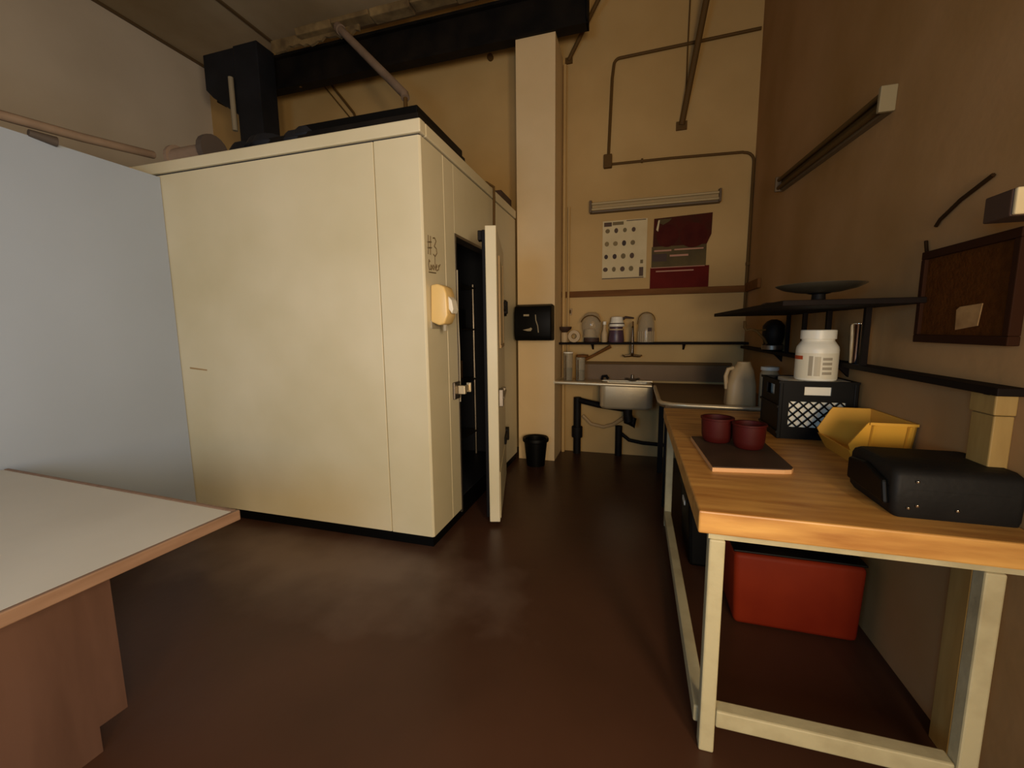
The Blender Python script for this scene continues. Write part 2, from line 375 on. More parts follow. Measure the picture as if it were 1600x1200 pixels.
dbox(MB(), .35, .86, .041, .047, 1.38, 2.05).build('notice_sleeve', M_PAPER, door)
m = MB(); dbox(m, .34, .87, .041, .056, 1.36, 1.385); dbox(m, .34, .365, .041, .052, 1.385, 2.06); dbox(m, .845, .87, .041, .052, 1.385, 2.06)
m.build('sleeve_frame', M_COND, door)
m = MB(); dbox(m, .97, 1.05, .04, .075, .93, 1.06); dbox(m, .62, .98, .06, .082, .975, 1.0); dbox(m, .6, .65, .04, .075, .955, 1.02)
m.build('latch_handle', M_STEELD, door, bevel=.005)
for z in (.45, 1.72):
    m = MB(); dbox(m, .0, .26, .04, .06, z-.035, z+.035); dbox(m, -.09, 0, .02, .075, z-.06, z+.06)
    m.build('hinge', M_IRON, door, bevel=.006)
dbox(MB(), .93, 1.0, -.10, -.065, 2.15, 2.22).build('door_closer', M_IRON, door, bevel=.006)
k = thing('wire_rack', 'dim storage rack standing inside the dark cooler', 'rack', (-2.4, 4.15, .085))
for x in (-3.2, -1.75):
    for y in (3.85, 4.40): MB().tube([(x, y, .085), (x, y, 2.0)], .015, 8).build('post', M_STEELD, k, smooth=True)
for z in (.35, .95, 1.5, 1.95): box('shelf', M_STEELD, k, -3.22, -1.73, 3.83, 4.42, z, z+.02)
tag(box('produce_carton', M_WALLR, None, -2.3, -1.85, 3.9, 4.3, .972, 1.17, bevel=.006), 'pale carton on the rack inside the cooler', 'carton')
tag(box('dark_carton', M_DUCT, None, -2.35, -1.8, 3.9, 4.3, 1.522, 1.72, bevel=.006), 'dark carton on the upper rack shelf inside the cooler', 'carton')
# conduit and switch by the door
o = thing('cooler_conduit', 'thin dark conduit dropping from the cooler top behind the open door', 'conduit', (-1.3, 3.81, 1.7))
MB().tube([(-1.45, 3.66, 2.81), (-1.33, 3.74, 2.82), (-1.287, 3.81, 2.80), (-1.287, 3.815, 2.70), (-1.295, 3.815, 2.3), (-1.295, 4.0, 2.25), (-1.295, 4.05, 2.2), (-1.295, 4.05, 1.8)], .012, 8).build('run', M_CONDD, o, smooth=True)
box('switch_box', M_IRON, o, CX1, CX1+.045, 4.0, 4.1, 1.64, 1.8, bevel=.006)

# soap dispenser on the cooler corner
s = thing('soap_dispenser', 'ivory plastic soap dispenser mounted on the cooler beside the doorway', 'soap dispenser', (-1.25, 2.6, 1.55))
MB().prism([(-1.308, 1.56), (-1.30, 1.80), (-1.25, 1.805), (-1.205, 1.785), (-1.19, 1.74), (-1.185, 1.60), (-1.21, 1.545), (-1.25, 1.535)], 'y', 2.525, 2.66).build('shell', M_IVORY, s, bevel=.012, seg=3, smooth=True)
MB().prism([(-1.19, 1.725), (-1.165, 1.70), (-1.155, 1.64), (-1.165, 1.61), (-1.187, 1.64)], 'y', 2.55, 2.635).build('lever', M_WPLAS, s, bevel=.006)
MB().tube([(-1.235, 2.59, 1.54), (-1.235, 2.59, 1.50)], .015, 10).build('nozzle', M_GREY, s)
box('back_plate', M_GREY, s, -1.31, -1.30, 2.53, 2.655, 1.515, 1.57)

# things on the cooler roof
ztop = CH+.07
o = thing('black_slab', 'flat black slab lying on the cooler roof near its corner', 'slab', (-2.0, 3.0, ztop))
box('slab', M_IRON, o, -2.62, -1.385, 2.60, 3.38, ztop, 2.90, bevel=.006)
box('upper_sheet', M_BPLAS, o, -2.3, -1.40, 2.62, 3.36, 2.902, 2.955, bevel=.006)
m = MB()
for k in range(9):
    t = k/8
    m.lathe([(.01, -.07), (.07, -.055), (.10, 0), (.07, .06), (.01, .08)], (-2.94+.72*t, 2.72+.05*math.sin(k*1.7), ztop+.11+.02*math.sin(k)), 10, sx=1.5)
tag(m.build('dark_bundle', M_DUCT, None, smooth=True), 'crumpled dark bundle lying on the cooler roof beside the duct', 'bundle')
m = MB()
for k in range(6):
    m.lathe([(.01, 0), (.08, .01), (.06, .04), (.01, .05)], (-3.05+.13*k, 2.58, ztop), 8, sx=1.3, sy=.5)
tag(m.build('paper_scrap', M_INSUL, None, smooth=True), 'crumpled tan scraps along the front of the cooler roof', 'scraps')
o = thing('cable_spool', 'dull purple-brown spool lying on the left end of the cooler roof', 'spool', (-3.32, 2.62, ztop))
MB().tube([(-3.52, 2.62, ztop+.095), (-3.16, 2.62, ztop+.095)], .08, 16).build('drum', M_PINK, o, smooth=True)
MB().tube([(-3.54, 2.62, ztop+.10), (-3.51, 2.62, ztop+.10)], .10, 18).build('flange', M_PINK, o)
MB().tube([(-3.18, 2.62, ztop+.115), (-3.13, 2.62, ztop+.115)], .115, 18).build('flange', M_SPOOL, o)
tag(MB().box(-1.75, -1.34, 4.2, 4.56, ztop, ztop+.13).build('brown_carton', M_BROWN, None, bevel=.006), 'dark brown carton on the cooler roof beside the column', 'carton')
o = thing('partition_pipe', 'pinkish pipe lying along the top of the white partition', 'pipe', (-3.56, 1.2, 2.685))
MB().tube([(-3.56, -.3, 2.715), (-3.56, 1.0, 2.72), (-3.57, 1.63, 2.765), (-3.60, 2.05, 2.81), (-3.64, 2.52, 2.88)], .028, 10).build('run', M_PINK, o, smooth=True)
MB().tube([(-3.515, 1.74, 2.70), (-3.50, 1.86, 2.693)], [.02, .03], 10).build('valve', M_SPOOL, o, smooth=True)

# ------------------------------------------------------------------ column: towel dispenser, bin
d = thing('towel_dispenser', 'glossy black paper towel dispenser on the cream column', 'towel dispenser', (-1.07, 4.5, 1.378))
MB().prism([(4.60, 1.38), (4.60, 1.765), (4.50, 1.775), (4.41, 1.75), (4.385, 1.68), (4.385, 1.44), (4.41, 1.385)], 'x', -1.275, -.868).build('cover', M_BPLAS, d, bevel=.015, seg=3, smooth=True)
box('window_strip', M_GREY, d, -1.165, -1.105, 4.380, 4.386, 1.645, 1.665)
MB().prism([(-1.175, 1.50), (-1.10, 1.515), (-1.085, 1.525), (-1.07, 1.51), (-1.085, 1.487), (-1.12, 1.487)], 'y', 4.376, 4.387).build('lever_mark', M_GREY, d)
MB().tube([(-1.035, 4.384, 1.66), (-1.03, 4.382, 1.60), (-1.01, 4.382, 1.54), (-1.003, 4.384, 1.47)], .006, 6).build('edge_highlight', M_GREY, d)
t = thing('trash_bin', 'small round black trash bin on the floor against the column', 'bin', (-1.045, 4.42, 0))
MB().lathe([(.10, 0), (.128, .27), (.118, .27), (.092, .012), (0.001, .012)], (-1.045, 4.42, 0), 28).build('body', M_BPLAS, t, smooth=True)
MB().lathe([(.126, .265), (.145, .275), (.147, .30), (.138, .315), (.118, .30), (.116, .266)], (-1.045, 4.42, 0), 28, cap=False).build('rim', M_BPLAS, t, smooth=True)
o = thing('wall_pipe', 'pair of cream pipes running up the wall beside the column', 'pipe', (-.83, 4.98, 0))
MB().tube([(-.835, 5.0, 0), (-.835, 5.0, 4.4)], .02, 10).build('pipe', M_WALL, o, smooth=True)
MB().tube([(-.785, 5.02, .95), (-.785, 5.02, 2.9)], .013, 8).build('pipe', M_WALL, o, smooth=True)

# ------------------------------------------------------------------ back wall fittings
YW = YB
o = thing('wall_conduit', 'painted conduit looping along the back wall from a junction box', 'conduit', (.4, 5.04, 1.6))
pts = [(1.10, 5.04, 4.42), (.2, 5.04, 4.40), (-.25, 5.04, 4.39)] + arc((-.25, 5.04, 4.33), .06, 90, 180, 4) + [(-.325, 5.04, 4.2), (-.35, 5.04, 3.42)]
MB().tube(pts, .016, 8).build('upper_run', M_CONDD, o, smooth=True)
box('junction_box', M_CONDD, o, -.40, -.31, 5.0, 5.06, 3.28, 3.42, bevel=.008)
pts = [(-.33, 5.04, 3.32), (.3, 5.04, 3.31), (1.0, 5.04, 3.285)] + arc((1.01, 5.04, 3.185), .095, 90, 0, 5) + [(1.105, 5.04, 2.8), (1.10, 5.04, 1.70)]
MB().tube(pts, .014, 8).build('lower_run', M_CONDD, o, smooth=True)
MB().tube([(0, 5.035, 3.317), (.02, 5.035, 3.317)], .024, 8).build('coupling', M_CONDD, o)
MB().tube([(1.105, 5.035, 2.18), (1.105, 5.035, 2.15)], .022, 8).build('coupling', M_CONDD, o)

def fixture(label, loc, rz, L, dp_=.095, hh=.065):
    t = thing('fluorescent_fixture', label, 'light fixture', loc, rz, 'unlit fluorescent wall fixtures')
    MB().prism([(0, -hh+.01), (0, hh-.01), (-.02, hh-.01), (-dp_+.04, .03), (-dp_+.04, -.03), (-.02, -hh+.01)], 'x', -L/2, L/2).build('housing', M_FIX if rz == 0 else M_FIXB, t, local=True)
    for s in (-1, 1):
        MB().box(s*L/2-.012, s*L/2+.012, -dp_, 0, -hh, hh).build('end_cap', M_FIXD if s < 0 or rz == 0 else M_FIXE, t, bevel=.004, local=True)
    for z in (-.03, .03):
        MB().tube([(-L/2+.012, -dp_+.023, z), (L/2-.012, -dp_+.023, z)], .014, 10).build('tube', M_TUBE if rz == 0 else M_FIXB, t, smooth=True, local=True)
    MB().prism([(-.001, -hh+.009), (-.001, -hh-.001), (-dp_+.04, -hh+.005), (-dp_+.035, -hh+.02), (-dp_+.039, -.031)], 'x', -L/2+.012, L/2-.012).build('lower_rail', M_FIXD, t, local=True)
    return t
fixture('unlit fluorescent fixture on the back wall above the two posters', (.133, 5.06, 2.87), 0, 1.33)
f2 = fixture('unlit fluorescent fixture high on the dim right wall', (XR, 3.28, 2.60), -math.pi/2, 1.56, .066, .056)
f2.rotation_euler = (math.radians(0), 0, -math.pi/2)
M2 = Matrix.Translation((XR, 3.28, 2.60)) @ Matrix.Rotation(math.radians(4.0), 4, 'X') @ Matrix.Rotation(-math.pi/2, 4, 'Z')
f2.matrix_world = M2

p = thing('produce_poster', 'cream poster with four rows of small dark fruit pictures', 'poster', (-.16, 5.05, 2.07))
box('sheet', M_PAPER, p, -.40, .085, 5.052, 5.058, 2.07, 2.715)
fm = [mat('fruit_%d' % i, h, .7) for i, h in enumerate(('#6b5a34', '#4a3420', '#2f1c14', '#7d6a40'))]
for r_ in range(4):
    for q in range(4):
        cx, cz = -.345+q*.095-.006*r_, 2.605-r_*.142
        MB().lathe([(.001, -.003), (.026, -.003), (.026, .003), (.001, .003)], (0, 0, 0), 10, sx=random.uniform(.8, 1.05), sy=random.uniform(.85, 1.2))
        mm = MB(); n = 10; a = random.uniform(.021, .028); bb = random.uniform(.024, .033)
        mm.prism([(cx+a*math.cos(2*math.pi*k/n), cz+bb*math.sin(2*math.pi*k/n)) for k in range(n)], 'y', 5.0495, 5.0525)
        mm.build('fruit_picture', fm[{(1, 0): 3, (1, 1): 3, (1, 2): 2, (2, 0): 2, (2, 1): 2}.get((r_, q), (r_+q) % 2)], p)
box('title_block', fm[1], p, -.385, -.30, 5.0495, 5.0525, 2.655, 2.70)
box('title_bar', fm[0], p, -.29, -.17, 5.0495, 5.0525, 2.665, 2.70)
box('title_line', fm[1], p, -.14, .07, 5.0495, 5.0525, 2.70, 2.708)
box('side_logo', fm[1], p, .01, .055, 5.0495, 5.0525, 2.09, 2.19)
box('side_logo', fm[0], p, .02, .05, 5.0495, 5.0525, 2.23, 2.27)
box('bottom_edge', fm[1], p, -.40, .06, 5.0495, 5.0525, 2.072, 2.082)
p = thing('apple_poster', 'dark red fruit poster right of the produce chart on the back wall', 'poster', (.43, 5.05, 1.92))
box('sheet', M_OLIVE, p, .14, .70, 5.053, 5.058, 2.165, 2.40)
MB().prism([(.15, 2.40), (.155, 2.70), (.745, 2.72), (.742, 2.50), (.70, 2.40)], 'y', 5.052, 5.058).build('photo_sheet', M_POSTR, p)
for cx, cz, a, bb in ((.30, 2.51, .115, .12), (.56, 2.50, .14, .13)):
    MB().prism([(cx+a*math.cos(2*math.pi*k/20), cz+bb*math.sin(2*math.pi*k/20)) for k in range(20)], 'y', 5.0495, 5.0525).build('fruit_picture', mat('poster_fruit', '#3e0e06', .6, col2='#4c170b', scale=8, spec=.08), p)
MB().prism([(.19, 2.66), (.25, 2.63), (.31, 2.66), (.34, 2.69), (.20, 2.69)], 'y', 5.0495, 5.0525).build('leaf_picture', M_OLIVE, p)
MB().prism([(.18, 2.58), (.20, 2.68), (.215, 2.68), (.20, 2.56)], 'y', 5.0490, 5.0525).build('pale_streak', M_PAPER, p)
M_PINKW = mat('print_pink', '#a8765a', .6)
box('text_line', M_PINKW, p, .165, .345, 5.0495, 5.0535, 2.345, 2.362)
box('text_line', M_PINKW, p, .375, .67, 5.0495, 5.0535, 2.35, 2.365)
box('text_line', M_PINKW, p, .33, .52, 5.0495, 5.0535, 2.285, 2.305)
box('text_block', M_BROWN, p, .15, .30, 5.0495, 5.0535, 2.24, 2.32)
box('lower_sheet', M_POSTR2, p, .13, .735, 5.052, 5.058, 1.91, 2.175)
box('text_line', M_PINKW, p, .135, .69, 5.0495, 5.0525, 2.168, 2.176)
box('text_line', M_PINKW, p, .19, .58, 5.0495, 5.0525, 2.125, 2.138)

box('wall_rail', M_RAIL, None, -.868, XR-.02, 5.03, YB, 1.875, 1.945, bevel=.004)
tag(bpy.data.objects['wall_rail'], 'brown wooden rail across the back wall below the posters', 'rail')
tag(box('rail_return', M_RAIL, None, XR-.03, XR, 4.55, 5.03, 1.875, 1.965, bevel=.004), 'short brown wooden rail turning onto the right wall', 'rail')
o = thing('wall_outlet', 'small cream outlet plate on the back wall above the shelf', 'outlet', (-.77, 5.05, 1.68))
box('plate', M_COND, o, -.80, -.74, 5.05, 5.06, 1.67, 1.75, bevel=.003)
box('socket', M_CONDD, o, -.785, -.755, 5.046, 5.0505, 1.69, 1.73)

# back shelf (turns the corner and runs along the right wall)
sh = thing('corner_shelf', 'long dark shelf running round the corner along back and right walls', 'shelf', (.4, 4.95, 1.31))
box('board', M_WOODD, sh, -.868, XR, 4.86, YB, 1.325, 1.35, bevel=.003)
box('board', M_WOODD, sh, 1.043, XR, 1.60, 4.858, 1.287, 1.312, bevel=.003)
for y in (1.66, 2.7, 3.8):
    MB().prism([(XR, 1.287), (1.06, 1.287), (XR, 1.225)], 'y', y, y+.025).build('bracket', M_WOODD, sh)
for x in (-.5, .5):
    MB().prism([(YB, 1.325), (4.93, 1.325), (YB, 1.26)], 'x', x, x+.02).build('bracket', M_WOODD, sh)

# items on the back shelf
ZS = 1.35
def jar(name, label, cat, loc, parts, **kw):
    t = thing(name, label, cat, loc, **kw)
    for nm, prof, m in parts: MB().lathe(prof, loc, 20).build(nm, m, t, smooth=True)
    return t
G = 'items on the back shelf'
jar('cream_jar', 'small cream jar at the left end of the back shelf', 'jar', (-.815, 4.95, ZS), [('body', [(.035, 0), (.04, .01), (.04, .10), (.035, .115)], M_TAPE)], group=G)
jar('dark_bowl', 'dark bowl resting on the small cream jar', 'bowl', (-.81, 4.95, ZS+.117), [('bowl', [(.03, 0), (.075, .04), (.08, .065), (.072, .065), (.028, .012)], M_BROWN)], group=G)
t = thing('tape_roll', 'roll of tan tape standing on edge beside the cream jar', 'tape', (-.70, 4.95, ZS), group=G)
m = MB(); n = 24; R0, R1 = .07, .032
for k in range(n):
    a0, a1 = 2*math.pi*k/n, 2*math.pi*(k+1)/n
    q = lambda r, a, y: (-.70+r*math.cos(a), y, ZS+.07+r*math.sin(a))
    vs = m.verts([q(R0,a0,4.92), q(R0,a1,4.92), q(R0,a1,4.97), q(R0,a0,4.97), q(R1,a0,4.92), q(R1,a1,4.92), q(R1,a1,4.97), q(R1,a0,4.97)])
    for f in ((0,1,2,3),(4,5,6,7),(0,1,5,4),(3,2,6,7)): m.face([vs[i] for i in f])
m.build('roll', M_TAPE, t)
t = thing('glass_jar', 'tall clear glass jar with a dark base on the back shelf', 'jar', (-.50, 4.95, ZS), group=G)
MB().lathe([(.085, .05), (.09, .08), (.115, .17), (.112, .24), (.085, .32), (.045, .345)], (-.50, 4.95, ZS), 24).build('glass', M_GLASS, t, smooth=True)
MB().lathe([(.08, 0), (.09, .01), (.088, .05), (.07, .055)], (-.50, 4.95, ZS), 24).build('base', M_BROWN, t, smooth=True)
MB().tube(arc((-.50, 4.832, ZS+.19), .115, 20, 160, 12), .007, 6).build('rim_wire', M_CONDD, t)
MB().lathe([(.03, .055), (.075, .06), (.06, .15), (.02, .16)], (-.52, 4.95, ZS), 14).build('contents', M_TAPE, t, smooth=True)
jar('small_bottle', 'small amber bottle between the glass jar and the white mug', 'bottle', (-.352, 4.93, ZS), [('body', [(.028, 0), (.034, .01), (.034, .10), (.02, .14), (.015, .2)], M_TAPE), ('cap', [(.02, .2), (.02, .235), (.001, .235)], M_WPLAS)], group=G)
jar('purple_jar', 'dark purple jar under the white cup on the back shelf', 'jar', (-.22, 4.94, ZS), [('body', [(.085, 0), (.09, .02), (.08, .12), (.07, .16), (.075, .175)], M_AMBER), ('band', [(.076, .135), (.082, .137), (.082, .15), (.076, .152)], M_TAPE)], group=G)
t = jar('white_cup', 'white cup set upside down on the purple jar', 'cup', (-.215, 4.94, ZS+.177), [('body', [(.085, 0), (.088, .012), (.07, .06), (.065, .105), (.05, .112)], M_WPLAS), ('band', [(.081, .028), (.084, .03), (.081, .038), (.078, .04)], M_BROWN)], group=G)
MB().tube([(-.15, 4.94, ZS+.26), (-.12, 4.93, ZS+.28), (-.03, 4.93, ZS+.268)], [.016, .014, .009], 8).build('handle', M_BROWN, t, smooth=True)
t = thing('wire_dome', 'round wire-ribbed clear dome at the right of the shelf items', 'dome', (.105, 4.95, ZS), group=G)
MB().lathe([(.09, 0), (.092, .12), (.085, .22), (.055, .31), (.01, .335)], (.105, 4.95, ZS), 22).build('shell', M_GLASS, t, smooth=True)
for k in range(9):
    x = -.075+.15*k/8
    h = .12
    MB().tube([(.105+x*1.12, 4.95-math.sqrt(max(0, .0088-(x*1.12)**2)), ZS+.005), (.105+x*1.12, 4.95-math.sqrt(max(0, .0088-(x*1.12)**2)), ZS+h)], .003, 5).build('rib', M_TAPE, t)
box('label_patch', M_BROWN, t, .12, .16, 4.852, 4.862, ZS+.12, ZS+.16)
MB().tube([(.01, 4.95, ZS+.2)]+arc((.105, 4.95, ZS+.24), .09, 180, 0, 12), .005, 6).build('rim_wire', M_CONDD, t)

# ------------------------------------------------------------------ sink
s = thing('steel_sink', 'stainless wall sink with drainboard and deep basin beside the column', 'sink', (-.35, 4.8, .6))
ZK = .925
box('drainboard', M_STEEL, s, -.862, -.37, 4.60, 5.03, ZK-.03, ZK-.015, bevel=.003)
MB().tube([(-.862, 4.595, ZK-.012), (.17, 4.595, ZK-.028)], .02, 12).build('front_rim', M_STEEL, s, smooth=True)
MB().tube([(-.862, 4.595, ZK-.012), (-.862, 5.03, ZK-.012)], .02, 12).build('side_rim', M_STEEL, s, smooth=True)
# rounded basin
def rrect(x0, x1, y0, y1, r, n=6):
    out = []
    for cx, cy, a in ((x1-r, y1-r, 0), (x0+r, y1-r, 90), (x0+r, y0+r, 180), (x1-r, y0+r, 270)):
        for k in range(n+1):
            t = math.radians(a+90*k/n); out.append((cx+r*math.cos(t), cy+r*math.sin(t)))
    return out
def loft(m, rings, close=True):
    R = [m.verts([(x, y, z) for x, y in poly]) for poly, z in rings]
    n = len(R[0])
    for A, B in zip(R, R[1:]):
        for k in range(n): m.face([A[k], A[(k+1) % n], B[(k+1) % n], B[k]])
    if close: m.face(R[0][::-1]); m.face(R[-1])
    return m
bs = loft(MB(), [(rrect(-.37, .19, 4.60, 5.0, .07), ZK-.03), (rrect(-.37, .19, 4.60, 5.0, .07), .66), (rrect(-.355, .175, 4.615, 4.985, .08), .635),
     (rrect(-.33, .15, 4.64, 4.96, .06), .628), (rrect(-.33, .15, 4.64, 4.96, .06), .65), (rrect(-.355, .175, 4.615, 4.985, .06), .68), (rrect(-.355, .175, 4.615, 4.985, .06), ZK-.03)], close=False)
loft(bs, [(rrect(-.33, .15, 4.64, 4.96, .06), .640), (rrect(-.33, .15, 4.64, 4.96, .06), .645)])
bs.build('basin', M_STEEL, s, smooth=True)
box('back_deck', M_STEEL, s, -.37, .19, 4.985, 5.03, ZK-.035, ZK-.02)
box('backsplash', M_SPLASH, s, -.66, 1.0, 5.03, 5.054, ZK-.02, 1.12, bevel=.003)
box('splash_lip', M_CONDD, s, -.66, 1.0, 4.995, 5.03, 1.09, 1.12, bevel=.004)
# faucet
f = MB().tube([(-.04, 5.03, 1.21), (-.04, 4.95, 1.21), (-.04, 4.90, 1.24), (-.04, 4.88, 1.36), (-.04, 4.86, 1.50), (-.04, 4.83, 1.56), (-.04, 4.77, 1.57), (-.04, 4.73, 1.52)], [.02, .02, .022, .02, .014, .013, .013, .013], 10).build('faucet', M_CHROME, s, smooth=True)
for sx in (-1, 1):
    MB().tube([(-.04, 4.96, 1.20), (-.04+sx*.085, 4.96, 1.19), (-.04+sx*.10, 4.92, 1.20)], [.016, .013, .01], 8).build('tap_handle', M_CHROME, f, smooth=True)
MB().lathe([(.012, .07), (.015, .03), (.05, .02), (.08, .03), (.085, .022), (.05, .0), (.01, 0)], (-.03, 4.98, ZK-.02), 18).build('deck_valve', M_STEELD, s, smooth=True)
MB().tube([(-.37, 4.93, ZK-.01), (-.36, 4.93, ZK+.03), (-.32, 4.93, ZK+.035), (-.30, 4.93, ZK)], .016, 8).build('plug', M_IRON, s)
# drain pipes under the sink
w = thing('drain_pipe', 'black drain pipe with trap hanging below the sink basin', 'pipe', (-.3, 4.9, 0))
MB().tube([(-.07, 4.82, .64), (-.07, 4.82, .52)], .05, 12).build('trap', M_IRON, w, smooth=True)
MB().tube([(-.07, 4.82, .54), (-.06, 4.82, .46), (-.02, 4.83, .42), (.0, 4.84, .50)], [.05, .055, .05, .03], 12).build('trap', M_IRON, w, smooth=True)
MB().tube([(-.12, 4.83, .60), (-.4, 4.9, .62), (-.63, 4.97, .655)], .035, 10).build('arm', M_IRON, w, smooth=True)
MB().tube([(-.66, 4.985, .69), (-.66, 4.985, 0)], .045, 12).build('stand_pipe', M_IRON, w, smooth=True)
MB().tube([(-.66, 4.985, .33), (-.66, 4.985, .20)], .065, 12).build('coupling', M_IRON, w, smooth=True)
MB().tube([(-.17, 5.0, .36), (-.17, 5.0, 0)], .04, 12).build('stand_pipe', M_IRON, w, smooth=True)
MB().tube([(-.12, 4.83, .66), (-.13, 4.84, .60)], .02, 8).build('drain_nut', M_STEELD, w)
tag(MB().tube([(-.60, 5.03, .46), (-.5, 5.03, .36), (-.35, 5.03, .33), (-.23, 5.03, .37), (-.12, 5.0, .46), (-.10, 4.93, .50)], .022, 8).build('drain_hose', M_COND, None, smooth=True), 'sagging cream hose under the sink', 'hose')
tag(MB().tube([(-.15, 5.02, .27), (-.05, 5.02, .19), (.1, 5.02, .165), (.5, 5.02, .15)], .022, 8).build('floor_hose', M_IRON, None, smooth=True), 'dark hose running low along the wall right of the sink', 'hose')
# cups on the drainboard
def tumbler(label, x, y, h, lid=None):
    t = thing('tall_tumbler', label, 'tumbler', (x, y, ZK-.015), group='tumblers on the drainboard')
    MB().lathe([(.045, 0), (.05, .01), (.055, h), (.049, h), (.042, .012), (.001, .012)], (x, y, ZK-.015), 20).build('body', M_GLASS, t, smooth=True)
    MB().lathe([(.04, .014), (.045, h*.45), (.001, h*.45)], (x, y, ZK-.015), 16).build('contents', M_BPLAS, t, smooth=True)
    MB().tube([(x-.02, y-.05, ZK), (x-.022, y-.054, ZK+h*.85)], .006, 6).build('bright_edge', M_CHROME, t)
    if lid: MB().lathe([(.056, h), (.07, h+.005), (.07, h+.03), (.02, h+.035)], (x+.02, y, ZK-.015), 18).build('lid', M_RAIL, t, smooth=True)
    else: MB().lathe([(.054, h-.01), (.057, h-.01), (.057, h+.004), (.05, h+.004)], (x, y, ZK-.015), 18).build('rim', M_WPLAS, t, smooth=True)
tumbler('tall clear tumbler with white rim at the left end of the drainboard', -.745, 4.80, .33)
tumbler('clear tumbler with brown lid on the drainboard', -.61, 4.84, .27, True)
tag(MB().tube([(-.58, 4.97, 1.145), (-.50, 4.975, 1.18), (-.28, 4.98, 1.302)], [.022, .016, .02], 8).build('wooden_brush', M_RAIL, None, smooth=True), 'brown wooden brush handle leaning above the drainboard', 'brush')

# steel counter in the corner
k = thing('steel_counter', 'dull steel counter in the back right corner behind the wooden table', 'counter', (.65, 4.2, 0))
MB().prism([(.20, 5.0), (.20, 3.62), (.24, 3.53), (.34, 3.50), (XR-.02, 3.46), (XR-.02, 5.0)], 'z', .865, .885).build('top', M_SPLASH, k)
MB().tube([(.20, 4.58, .895), (.20, 3.66, .895), (.22, 3.57, .895), (.29, 3.515, .895), (.40, 3.495, .895), (XR-.03, 3.46, .895)], .018, 10).build('rim', M_STEEL, k, smooth=True)
for (x, y) in ((.27, 3.62), (.27, 4.5), (1.03, 3.56), (1.03, 4.9)):
    box('leg', M_IRON, k, x-.025, x+.025, y-.025, y+.025, 0, .865)
j = thing('white_jug', 'cream plastic jug with a handle standing on the steel counter', 'jug', (.80, 3.64, .885))
loft(MB(), [(rrect(.70, .90, 3.56, 3.74, .04), .885), (rrect(.695, .905, 3.555, 3.745, .05), .90), (rrect(.70, .90, 3.56, 3.74, .05), 1.06), (rrect(.73, .885, 3.58, 3.72, .06), 1.17), (rrect(.765, .865, 3.60, 3.70, .045), 1.215), (rrect(.77, .86, 3.605, 3.695, .04), 1.235)]).build('body', M_JUG, j, smooth=True)
MB().tube([(.745, 3.64, 1.185), (.705, 3.64, 1.175), (.69, 3.64, 1.12), (.70, 3.64, 1.02)], .016, 8).build('handle', M_JUG, j, smooth=True)
t = jar('white_bottle', 'white capped bottle on the steel counter behind the black crate', 'bottle', (.99, 3.62, .885), [('body', [(.06, 0), (.065, .01), (.065, .26), (.05, .29)], M_TAPE), ('cap', [(.062, .29), (.062, .315), (.02, .32)], M_WPLAS)])

# ------------------------------------------------------------------ wooden work table
t = thing('work_table', 'wooden butcher-block work table with cream painted legs', 'table', (.67, 2.37, 0))
ZT = .90
TX1 = XR-.005
b_ = MB()
# slab: worn top strip and sides
b_.box(.215, TX1, 1.438, 3.33, ZT-.078, ZT).build('top', M_WOODT, t, bevel=.006)
box('frame_rail', M_LEG, t, .25, TX1-.02, 1.455, 1.485, ZT-.10, ZT-.079)
box('frame_rail', M_LEG, t, .25, .28, 1.49, 3.28, ZT-.10, ZT-.079)
for (x, y) in ((.252, 1.447), (.974, 1.447), (.240, 3.225), (1.03, 3.225)):
    box('leg', M_LEG, t, x, x+.05, y, y+.05, 0, ZT-.1, bevel=.006)
box('stretcher', M_LEG, t, .304, .972, 1.452, 1.505, .10, .165, bevel=.006)
box('stretcher', M_LEG, t, .238, .286, 1.50, 3.22, .06, .125, bevel=.006)

# cutting board and red tubs
o = thing('cutting_board', 'dark-topped cutting board with tan edges on the wooden table', 'cutting board', (.47, 2.15, ZT), 0)
poly = [(.322, 1.865), (.60, 1.905), (.628, 1.915), (.642, 1.94), (.640, 2.47), (.297, 2.39)]
MB().prism(poly, 'z', ZT, ZT+.017).build('core', M_BOARDE, o)
cx = sum(p_[0] for p_ in poly)/6; cy = sum(p_[1] for p_ in poly)/6
MB().prism([(cx+(x-cx)*.985, cy+(y-cy)*.985) for x, y in poly], 'z', ZT+.017, ZT+.021).build('top_layer', M_BOARD, o)
def tub(label, x, y, r, h):
    q = thing('red_tub', label, 'tub', (x, y, ZT+.021), group='red tubs on the cutting board')
    z = ZT+.021
    MB().lathe([(r*.72, 0), (r*.86, .008), (r*.96, h*.3), (r, h*.8), (r*1.0, h), (r*.93, h), (r*.9, h*.8), (r*.8, .02), (.001, .018)], (x, y, z), 26).build('body', M_RED, q, smooth=True)
    MB().lathe([(r*1.0, h*.93), (r*1.06, h*.95), (r*1.06, h*1.02), (r*.93, h*1.02)], (x, y, z), 26, cap=False).build('rim', M_RED, q, smooth=True)
tub('red round plastic tub at the back left of the cutting board', .41, 2.31, .075, .125)
tub('larger red round plastic tub at the front right of the cutting board', .535, 2.215, .072, .12)

